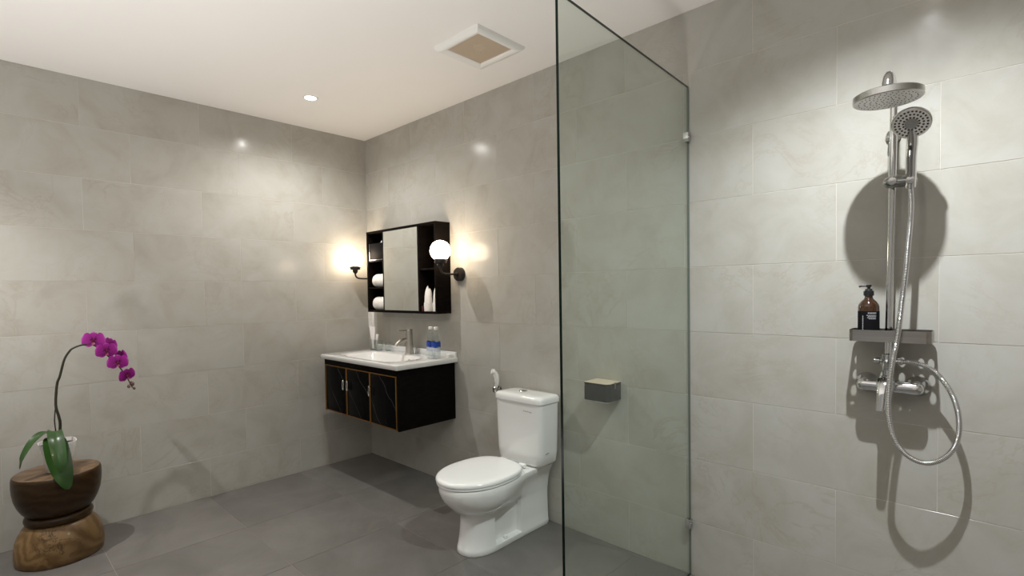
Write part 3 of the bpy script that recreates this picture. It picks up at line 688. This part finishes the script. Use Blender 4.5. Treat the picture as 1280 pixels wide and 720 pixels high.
obj('lid_panel', loft(bmesh.new(), [dring(DZ1 - 0.003, 0.0), dring(DZ1, 0.001)]), M['beige_lid'], ld, angle=40)
obj('bottom_seam', loft(bmesh.new(), [dring(DZ0 + 0.010, -0.0012), dring(DZ0 + 0.012, -0.0012)], cap0=False, cap1=False), M['dark_rubber'], t)
obj('latch', BX(DX1, DX1 + 0.003, -0.066, -0.050, DZ1 - 0.030, DZ1 + 0.001, 0.001), M['steel'], t)
obj('paper_edge', BX(DX0 + 0.05, DX1 - 0.02, -0.095, -0.02, DZ0 - 0.010, DZ0, 0.003), M['paper'], t)

# ------------------------------------------------------------------ shower
SX = 3.600; SY = -0.062
t = thing('shower_column', 'chrome shower riser with round rain head and wall mixer', 'shower', (SX, 0, 1.0))
ris = catmull([(SX - 0.010, SY, 1.02), (SX - 0.006, SY, 1.3), (SX, SY, 1.7), (SX + 0.003, SY, 1.96), (SX + 0.004, SY - 0.008, 2.02), (SX + 0.005, SY - 0.045, 2.058), (SX + 0.008, SY - 0.10, 2.064), (SX + 0.010, SY - 0.155, 2.056), (SX + 0.012, SY - 0.194, 2.034), (SX + 0.012, SY - 0.208, 2.00)], 10)
obj('riser_pipe', TB(ris, lambda f: 0.0115 + 0.0045 * min(1, max(0, (f - 0.80) / 0.15)), 20), M['chrome'], t)
HX, HY, HZ = SX + 0.012, SY - 0.208, 1.958
hd = obj('rain_head', LT([(0.002, 0.040), (0.018, 0.038), (0.022, 0.028), (0.030, 0.024), (0.090, 0.021), (0.0945, 0.018), (0.0945, 0.000), (0.092, -0.002)], (HX, HY, HZ), 64, cap1=False), M['chrome_dull'], t, angle=30)
obj('face_plate', LT([(0.092, -0.002), (0.090, -0.003), (0.086, -0.002), (0.002, -0.002)], (HX, HY, HZ), 64, cap0=False), M['spray_face'], hd, angle=30)
bm = bmesh.new()
for k, cnt in ((1, 8), (2, 14), (3, 20), (4, 26), (5, 32)):
    for i in range(cnt):
        a = 2 * PI * i / cnt + k; lathe(bm, [(0.0019, -0.001), (0.0015, -0.0022)], (HX + 0.0155 * k * math.cos(a), HY + 0.0155 * k * math.sin(a), HZ - 0.001), 6)
nz = obj('nozzles', bm, M['dark_rubber'], hd); nz['kind'] = 'stuff'
obj('wall_bracket', LT([(0.023, 0.0006), (0.023, 0.008), (0.014, 0.012), (0.013, 0.056)], (SX - 0.005, 0, 1.898), 24, (0, -1, 0)), M['chrome'], t)
# slider with hand shower holder
def capsule_bar(bm, a, b, r, seg=18):
    a, b = Vector(a), Vector(b); d = (b - a).normalized(); pts, rad = [], []
    for k in range(7): th_ = PI / 2 * (1 - k / 6); pts.append(a - d * r * math.sin(th_)); rad.append(max(1e-4, r * math.cos(th_)))
    for k in range(7): th_ = PI / 2 * k / 6; pts.append(b + d * r * math.sin(th_)); rad.append(max(1e-4, r * math.cos(th_)))
    dd, u, v_ = basis(d)
    return loft(bm, [[p_ + u * (r_ * math.cos(2 * PI * i / seg)) + v_ * (r_ * math.sin(2 * PI * i / seg)) for i in range(seg)] for p_, r_ in zip(pts, rad)])
sl = obj('slider', capsule_bar(bmesh.new(), (SX - 0.004, -0.088, 1.722), (3.655, -0.098, 1.718), 0.0195), M['dark_chrome'], t)
for kx, kz, ky in ((SX + 0.006, 1.722, -0.109), (3.657, 1.717, -0.118)):
    obj('slider_knob', LT([(0.0125, 0), (0.0135, 0.003), (0.0125, 0.006), (0.002, 0.007)], (kx, ky, kz), 24, (0, -1, 0)), M['silver'], sl)
# mixer
MZ = 1.000
for xe in (3.520, 3.672):
    es = obj('escutcheon', LT([(0.036, 0.0006), (0.036, 0.006), (0.031, 0.016), (0.024, 0.030), (0.022, 0.052)], (xe, 0, MZ), 32, (0, -1, 0)), M['chrome'], t)
obj('mixer_body', capsule_bar(bmesh.new(), (3.520, -0.070, MZ), (3.672, -0.070, MZ), 0.0225, 24), M['chrome'], t)
obj('valve_core', LT([(0.026, -0.026), (0.028, -0.02), (0.028, 0.024), (0.024, 0.032), (0.012, 0.034)], (SX - 0.012, -0.078, MZ), 28, (0, -0.6, 0.8)), M['chrome'], t)
bm = bmesh.new(); rings = []
for f, (yy, zz_, hw, ht) in enumerate([(-0.100, MZ + 0.022, .017, .007), (-0.112, MZ + 0.010, .019, .008), (-0.124, MZ - 0.020, .016, .007), (-0.134, MZ - 0.060, .014, .006), (-0.139, MZ - 0.078, .012, .005)]):
    cx_ = SX - 0.014 - 0.002 * f
    rings.append([Vector((cx_ + hw * math.cos(2 * PI * i / 16), yy + ht * math.sin(2 * PI * i / 16), zz_)) for i in range(16)])
obj('lever', loft(bm, rings), M['chrome'], t)
obj('bath_spout_stub', LT([(0.013, 0), (0.013, 0.022), (0.010, 0.026)], (SX - 0.010, -0.075, MZ - 0.018), 20, (0, -0.35, -1)), M['dark_rubber'], t)
obj('diverter', LT([(0.016, -0.030), (0.018, -0.026), (0.018, 0.026), (0.014, 0.030)], (SX - 0.010, SY, 1.088), 24), M['chrome'], t)
dk = obj('diverter_knob', LT([(0.007, 0.014), (0.006, 0.022), (0.011, 0.024), (0.012, 0.036), (0.009, 0.040)], (SX - 0.010, SY, 1.090), 18, (-1, 0, 0)), M['chrome'], t)
obj('hose_outlet', LT([(0.009, 0.014), (0.009, 0.028), (0.012, 0.029), (0.012, 0.040), (0.009, 0.044)], (SX - 0.010, SY, 1.090), 18, (1, 0, 0)), M['chrome'], t)

# hand shower, its hose belongs to it
t = thing('hand_shower', 'chrome round hand shower in the slider with looping hose', 'hand shower', (3.655, -0.10, 1.70))
hn = Vector((0.02, -0.74, -0.67)).normalized(); hc = Vector((3.666, -0.196, 1.890))
face = obj('spray_head', LT([(0.016, -0.030), (0.034, -0.026), (0.048, -0.014), (0.0535, -0.002), (0.0535, 0.006), (0.050, 0.009)], hc, 44, hn, cap1=False), M['chrome_dull'], t, angle=35)
obj('face_plate', LT([(0.050, 0.009), (0.048, 0.008), (0.002, 0.008)], hc, 44, hn, cap0=False), M['spray_face'], face, angle=30)
bm = bmesh.new(); d_, u_, v_ = basis(hn)
for k, cnt in ((2, 14), (3, 20), (4, 26)):
    for i in range(cnt):
        a = 2 * PI * i / cnt + 0.3 * k; lathe(bm, [(0.0034, 0), (0.0026, 0.002)], hc + hn * 0.008 + u_ * (0.0107 * k * math.cos(a)) + v_ * (0.0107 * k * math.sin(a)), 7, hn)
nz = obj('nozzles', bm, M['dark_rubber'], face); nz['kind'] = 'stuff'
obj('centre_cap', LT([(0.018, 0.008), (0.018, 0.0095), (0.002, 0.010)], hc, 28, hn), M['silver'], face)
hpth = catmull([hc - hn * 0.020 + Vector((-0.004, 0, -0.012)), (3.665, -0.158, 1.845), (3.660, -0.135, 1.79), (3.657, -0.110, 1.73), (3.655, -0.100, 1.695)], 8)
hdl = obj('handle', TB(hpth, lambda f: 0.0168 - 0.002 * f, 20), M['chrome'], t)
obj('handle_button', BX(3.657, 3.665, -0.166, -0.158, 1.808, 1.832, 0.002), M['dark_rubber'], hdl)
hose = [(3.655, -0.1, 1.695), (3.658, -0.105, 1.646), (3.658, -0.12, 1.582), (3.655, -0.135, 1.514), (3.649, -0.148, 1.406), (3.639, -0.153, 1.298), (3.629, -0.155, 1.189), (3.618, -0.157, 1.12), (3.61, -0.160, 1.05), (3.605, -0.158, 0.965), (3.607, -0.15, 0.895), (3.62, -0.14, 0.832), (3.642, -0.135, 0.791), (3.674, -0.13, 0.766), (3.71, -0.12, 0.76), (3.746, -0.11, 0.779), (3.772, -0.1, 0.814), (3.785, -0.095, 0.861), (3.786, -0.09, 0.914), (3.776, -0.085, 0.97), (3.755, -0.08, 1.02), (3.725, -0.075, 1.062), (3.693, -0.07, 1.083), (3.659, -0.065, 1.091), (3.632, -0.062, 1.090)]
cp_, ln = resample(catmull(hose, 16), 2); n = int(ln / 0.0052) * 3
cp_, ln = resample(catmull(hose, 16), n + 1)
obj('hose', TB(cp_, lambda f: 0.0088 if round(f * n) % 3 else 0.0072, 10), M['chrome'], t, angle=80)

# shelf
t = thing('shower_shelf', 'brushed steel tray shelf with perforated base on the shower riser', 'shelf', (SX, 0, 1.163))
X0, X1, Y0, Y1, Z0, Z1 = 3.482, 3.718, -0.132, -0.026, 1.163, 1.204
def rrect(z, ins=0.0, r=0.016, N_=6):
    out = []
    for cx_, cy_, a0 in ((X1 - r, Y1 - r, 0), (X0 + r, Y1 - r, PI / 2), (X0 + r, Y0 + r, PI), (X1 - r, Y0 + r, 1.5 * PI)):
        for k in range(N_ + 1):
            a = a0 + PI / 2 * k / N_; out.append(Vector((cx_ + (r - ins) * math.cos(a), cy_ + (r - ins) * math.sin(a), z)))
    return out
obj('rim', loft(bmesh.new(), [rrect(Z0), rrect(Z1), rrect(Z1, .0025), rrect(Z0, .0025), rrect(Z0)], cap0=False, cap1=False), M['steel'], t)
bm = bmesh.new(); nx, ny = 9, 4; cw, ch = (X1 - X0 - 0.004) / nx, (Y1 - Y0 - 0.004) / ny
hseg = 16; hr = 0.0088
for i in range(nx):
    for j in range(ny):
        cx_, cy_ = X0 + 0.002 + cw * (i + .5), Y0 + 0.002 + ch * (j + .5)
        solid = (i == 4 and j >= 2)
        for zz_ in (Z0 + 0.001, Z0 + 0.0025):
            sqr = []; cir = []
            for k in range(hseg):
                a = 2 * PI * k / hseg; ca, sa = math.cos(a), math.sin(a); s = min(cw / 2 / max(abs(ca), 1e-9), ch / 2 / max(abs(sa), 1e-9))
                sqr.append(bm.verts.new((cx_ + ca * s, cy_ + sa * s, zz_))); cir.append(bm.verts.new((cx_ + ca * hr, cy_ + sa * hr, zz_)))
            for sx in (-1, 1):
                for sy in (-1, 1):
                    kk = min(range(hseg), key=lambda k: (sqr[k].co.x - cx_ - sx * cw / 2) ** 2 + (sqr[k].co.y - cy_ - sy * ch / 2) ** 2); sqr[kk].co = Vector((cx_ + sx * cw / 2, cy_ + sy * ch / 2, zz_))
            for k in range(hseg): bm.faces.new((sqr[k], sqr[(k + 1) % hseg], cir[(k + 1) % hseg], cir[k]))
            if solid: bm.faces.new(cir)
obj('perforated_base', bm, M['steel'], t, smooth=False)
obj('clamp', LT([(0.018, -0.006), (0.020, -0.002), (0.020, 0.030), (0.016, 0.034)], (SX - 0.008, SY, Z0 + 0.003), 24), M['chrome'], t)

bxx, byy, bz = 3.535, -0.080, Z0 + 0.0027
t = thing('soap_bottle', 'amber pump bottle with black label on the shower shelf', 'bottle', (bxx, byy, bz))
obj('bottle_body', LT([(0.029, 0.0005), (0.0325, 0.004), (0.0325, 0.118), (0.031, 0.127), (0.024, 0.138), (0.015, 0.147), (0.0125, 0.153), (0.0125, 0.160)], (bxx, byy, bz), 32), M['amber'], t)
lb = obj('label', LT([(0.0329, 0.008), (0.0329, 0.104)], (bxx, byy, bz), 40, cap0=False, cap1=False), M['label_black'], t)
bm = bmesh.new()
def ink(u0, u1, z0, z1):
    """a stroke printed on the round label; u is arc length from the side facing the room"""
    rr_ = 0.0332; a0 = math.radians(-78)
    vs = [bm.verts.new((bxx + rr_ * math.cos(a0 + u / rr_), byy + rr_ * math.sin(a0 + u / rr_), bz + z)) for u, z in ((u0, z0), (u1, z0), (u1, z1), (u0, z1))]
    bm.faces.new(vs)
for k in range(8): ink(-0.004 + k * 0.0034, -0.0016 + k * 0.0034, 0.0955, 0.0995)
for k, (a, b) in enumerate(((-0.008, 0.022), (-0.004, 0.022), (-0.006, 0.022), (-0.001, 0.022))): 
    x = a
    while x < b: 
        ink(x, min(b, x + 0.0044), 0.0885 - k * 0.0042, 0.0905 - k * 0.0042); x += 0.0056
for k in range(11): ink(-0.0215, -0.0185, 0.018 + k * 0.0065, 0.0225 + k * 0.0065)
obj('label_print', bm, M['label_ink'], lb, smooth=False)
pm = obj('pump', LT([(0.0155, 0.1595), (0.016, 0.162), (0.016, 0.176), (0.012, 0.178), (0.010, 0.184), (0.005, 0.185), (0.005, 0.190), (0.008, 0.191), (0.008, 0.198), (0.006, 0.199)], (bxx, byy, bz), 24), M['black_plastic'], t)
obj('nozzle', TB(catmull([(bxx + 0.008, byy, bz + 0.197), (bxx, byy, bz + 0.1955), (bxx - 0.02, byy - 0.004, bz + 0.195), (bxx - 0.029, byy - 0.006, bz + 0.192)], 5), 0.0034, 10), M['black_plastic'], pm)

# ------------------------------------------------------------------ carved stool
QX, QY = 0.262, -2.034; SZ = 0.452
t = thing('carved_stool', 'carved wooden stool with pinched waist standing against the left wall', 'stool', (QX, QY, 0))
def stool_ring(r, h, sk=0.0): return [Vector((QX + sk + r * math.cos(2 * PI * i / 64), QY + r * math.sin(2 * PI * i / 64), h)) for i in range(64)]
obj('base', loft(bmesh.new(), [stool_ring(r, h) for r, h in ((0.176, 0.0005), (0.181, 0.006), (0.184, 0.035), (0.184, 0.07), (0.178, 0.11), (0.166, 0.145), (0.150, 0.172), (0.136, 0.188), (0.128, 0.194))]), M['wood_base'], t, angle=50)
obj('collar', loft(bmesh.new(), [stool_ring(r, h) for r, h in ((0.120, 0.192), (0.130, 0.195), (0.139, 0.204), (0.142, 0.216), (0.139, 0.228), (0.131, 0.237), (0.122, 0.240))]), M['wood_top'], t, angle=60)
obj('seat', loft(bmesh.new(), [stool_ring(r, h) for r, h in ((0.120, 0.239), (0.134, 0.246), (0.150, 0.266), (0.164, 0.295), (0.175, 0.330), (0.181, 0.370), (0.183, 0.405), (0.182, 0.436), (0.179, 0.448), (0.175, SZ))], cap1=False), M['wood_top'], t, angle=60)
obj('seat_face', loft(bmesh.new(), [stool_ring(0.175, SZ - 0.0002), stool_ring(0.172, SZ + 0.0008), stool_ring(0.06, SZ + 0.001)], cap0=False), M['wood_face'], t, angle=60)

# ------------------------------------------------------------------ orchid
PX, PY, PZ = 0.268, -2.030, SZ + 0.0015
t = thing('potted_orchid', 'magenta orchid in white marbled pot standing on the carved stool', 'orchid', (PX, PY, PZ))
H = 0.152
def potr(a, z): return sell(PX, PY, PZ + z, a, a, 3.4, 48)
obj('pot', loft(bmesh.new(), [potr(0.047, 0.0), potr(0.050, 0.003), potr(0.077, H - 0.003), potr(0.0765, H), potr(0.073, H), potr(0.070, H - 0.022), potr(0.05, H - 0.024)]), M['pot'], t, angle=50)
obj('soil', loft(bmesh.new(), [potr(0.0705, H - 0.019), potr(0.05, H - 0.014), potr(0.02, H - 0.010)]), M['soil'], t)
def leaf(path, width, fold=0.25, up=(0, 0, 1), name='leaf', m='leaf', tip=0.85, par=None, wmax=0.55):
    P = catmull(path, 7); nn = len(P); bm = bmesh.new(); rows = []
    for i, p_ in enumerate(P):
        f = i / (nn - 1); T = (P[min(i + 1, nn - 1)] - P[max(i - 1, 0)]).normalized()
        S = T.cross(Vector(up)).normalized(); Nn = S.cross(T).normalized()
        wv_ = width * (0.30 + 0.70 * math.sin(min(1, f / wmax) * PI / 2)) * (math.sqrt(max(0, 1 - ((f - wmax) / (1 - wmax)) ** 1.7)) if f > wmax else 1)
        wv_ = max(wv_, width * 0.03)
        top = [p_ + S * wv_ * s + Nn * (abs(s) ** 1.5 * fold * wv_) for s in (-1, -.66, -.33, 0, .33, .66, 1)]
        bot = [q_ - Nn * 0.0022 for q_ in top[1:-1]][::-1]
        rows.append(top + bot)
    loft(bm, rows)
    return obj(name, bm, M[m], par or t, angle=70)
# crown leaves: one arching left, two broad ones hanging over the front, one short behind
leaf([(PX, PY + 0.002, PZ + H - 0.02), (PX + 0.012, PY - 0.012, PZ + H + 0.040), (PX + 0.040, PY - 0.050, PZ + H + 0.062), (PX + 0.075, PY - 0.095, PZ + H + 0.036), (PX + 0.095, PY - 0.135, PZ + H - 0.028), (PX + 0.098, PY - 0.152, PZ + H - 0.085)], 0.027, 0.30, wmax=0.5)
leaf([(PX, PY + 0.002, 0.590), (PX + 0.020, -2.034, 0.650), (0.340, -2.045, 0.674), (0.405, -2.047, 0.652), (0.448, -2.043, 0.590), (0.470, -2.038, 0.530), (0.474, -2.034, 0.484)], 0.032, 0.35, up=(0.5, 0, 1), wmax=0.55)
leaf([(PX + 0.004, PY + 0.004, 0.585), (PX + 0.026, -2.036, 0.622), (0.335, -2.047, 0.630), (0.385, -2.047, 0.604), (0.425, -2.040, 0.540), (0.454, -2.028, 0.465), (0.460, -2.010, 0.392)], 0.050, 0.18, up=(0.5, 0, 1), wmax=0.62)
leaf([(PX, PY, PZ + H - 0.02), (PX - 0.010, PY - 0.006, PZ + H + 0.014), (PX - 0.02, PY - 0.022, PZ + H + 0.022), (PX - 0.028, PY - 0.040, PZ + H + 0.010)], 0.018, 0.3)
stem_pts = [(0.268, -2.024, PZ + H - 0.03), (0.272, -2.016, 0.690), (0.272, -2.020, 0.735), (0.270, -2.030, 0.800), (0.270, -2.022, 0.905), (0.270, -2.009, 0.950), (0.270, -1.989, 1.033), (0.270, -1.968, 1.075), (0.270, -1.949, 1.094), (0.270, -1.908, 1.108), (0.268, -1.868, 1.104), (0.262, -1.835, 1.075), (0.260, -1.800, 1.032), (0.262, -1.765, 0.985), (0.264, -1.730, 0.925), (0.266, -1.708, 0.872), (0.268, -1.698, 0.842)]
st = obj('flower_stem', TB(catmull(stem_pts, 8), lambda f: 0.0068 - 0.0040 * f, 10), M['stem'], t)
obj('second_stem', TB(catmull([(0.262, -2.028, PZ + H - 0.03), (0.262, -2.036, 0.690), (0.263, -2.036, 0.735), (0.268, -2.030, 0.800), (0.268, -2.022, 0.870)], 8), 0.0028, 8), M['stem'], t)
for i in (3, 4, 6):
    a, b = Vector(stem_pts[i]), Vector(stem_pts[i + 1]); obj('stem_node', LT([(0.004, -0.004), (0.0062, 0), (0.004, 0.004)], a, 10, b - a), M['stem'], t)

def petal(par, C, fx_, fy_, fn, ang, ln_, wd, cup, wide=0.62, tuck=0.0, m='petal', name='petal'):
    """one tepal in the flower frame (fx right, fy up, fn towards viewer)"""
    bm = bmesh.new(); ca, sa = math.cos(ang), math.sin(ang)
    D = fx_ * ca + fy_ * sa; S = -fx_ * sa + fy_ * ca
    rows = []; nn = 9
    for i in range(nn):
        f = i / (nn - 1); hw = wd * (math.sin(min(1, f / wide) * PI / 2) ** 1.1 * 0.86 + 0.14 if f < wide else math.sqrt(max(0.0, 1 - ((f - wide) / (1 - wide)) ** 2)))
        hw = max(hw, wd * 0.04)
        row = []
        for s in (-1, -.6, 0, .6, 1):
            row.append(C + D * (0.003 + ln_ * f) + S * hw * s + fn * (tuck + cup * (f * f) - 0.10 * hw * (s * s) - 0.004 * (1 - abs(s)) * (1 - f)))
        rows.append(row + [p_ - fn * 0.0009 for p_ in row[1:-1]][::-1])
    loft(bm, rows)
    vals = [i / (nn - 1) for i in range(nn) for _ in range(8)] + [0.0, 1.0]
    o = obj(name, bm, M[m], par, angle=80)
    at = o.data.attributes.new('tone', 'FLOAT', 'POINT'); at.data.foreach_set('value', vals)
    return o
def flower(C, scale, nrm, roll=0.0):
    C = Vector(C); fn = Vector(nrm).normalized(); fx_ = Vector((0, 0, 1)).cross(fn).normalized(); fy_ = fn.cross(fx_)
    fx_, fy_ = fx_ * math.cos(roll) + fy_ * math.sin(roll), fy_ * math.cos(roll) - fx_ * math.sin(roll)
    bm = LT([(0.0030, -0.012 * scale), (0.0045, -0.003), (0.003, 0.002), (0.001, 0.004)], C, 10, fn)
    fl = obj('flower', bm, M['lip'], t)
    s = scale
    petal(fl, C, fx_, fy_, fn, PI / 2, 0.036 * s, 0.0145 * s, -0.003, 0.55, -0.0015)
    petal(fl, C, fx_, fy_, fn, math.radians(225), 0.035 * s, 0.0135 * s, -0.004, 0.55, -0.0015)
    petal(fl, C, fx_, fy_, fn, math.radians(315), 0.035 * s, 0.0135 * s, -0.004, 0.55, -0.0015)
    petal(fl, C, fx_, fy_, fn, math.radians(12), 0.041 * s, 0.0300 * s, -0.004, 0.60, 0.0010)
    petal(fl, C, fx_, fy_, fn, math.radians(168), 0.041 * s, 0.0300 * s, -0.004, 0.60, 0.0010)
    petal(fl, C, fx_, fy_, fn, -PI / 2, 0.017 * s, 0.0062 * s, 0.010, 0.5, 0.004, 'lip', 'lip')
    petal(fl, C, fx_, fy_, fn, math.radians(30), 0.009 * s, 0.004 * s, 0.008, 0.6, 0.003, 'lip', 'lip')
    petal(fl, C, fx_, fy_, fn, math.radians(150), 0.009 * s, 0.004 * s, 0.008, 0.6, 0.003, 'lip', 'lip')
    # short flower stalk back to the spine
    return fl
FN = (1.0, -0.12, -0.10)
for C, s, nr, ro in (((0.284, -1.866, 1.128), 1.22, (1.0, -0.25, -0.05), -0.05), ((0.290, -1.812, 1.066), 1.18, (1.0, 0.05, -0.12), 0.05), ((0.290, -1.764, 0.996), 1.16, (1.0, -0.05, -0.10), 0.0), ((0.286, -1.722, 0.918), 1.05, (1.0, 0.45, -0.25), 0.25),
                     ((0.248, -1.782, 1.100), 0.95, (-0.6, 0.9, 0.2), 0.3), ((0.250, -1.738, 1.026), 0.95, (-0.6, 0.9, 0.1), -0.3)):
    flower(C, s, nr, ro)
    P0 = min((Vector(p_) for p_ in catmull(stem_pts, 8)), key=lambda p_: (p_ - Vector(C)).length)
    obj('pedicel', TB([P0, (P0 + Vector(C)) / 2 + Vector((0, 0, 0.004)), Vector(C) - Vector(nr).normalized() * 0.010], 0.0016, 7), M['stem'], t)
for bx_, r in (((0.272, -1.700, 0.866), 0.0125), ((0.276, -1.716, 0.852), 0.0085), ((0.270, -1.690, 0.838), 0.0075)):
    obj('bud', LT([(r * 0.2, -r * 1.2), (r * 0.75, -r * 0.7), (r, 0), (r * 0.7, r * 0.8), (r * 0.15, r * 1.25)], bx_, 14, (0.2, 0.3, -1)), M['bud'], t)
bpy.context.view_layer.update()
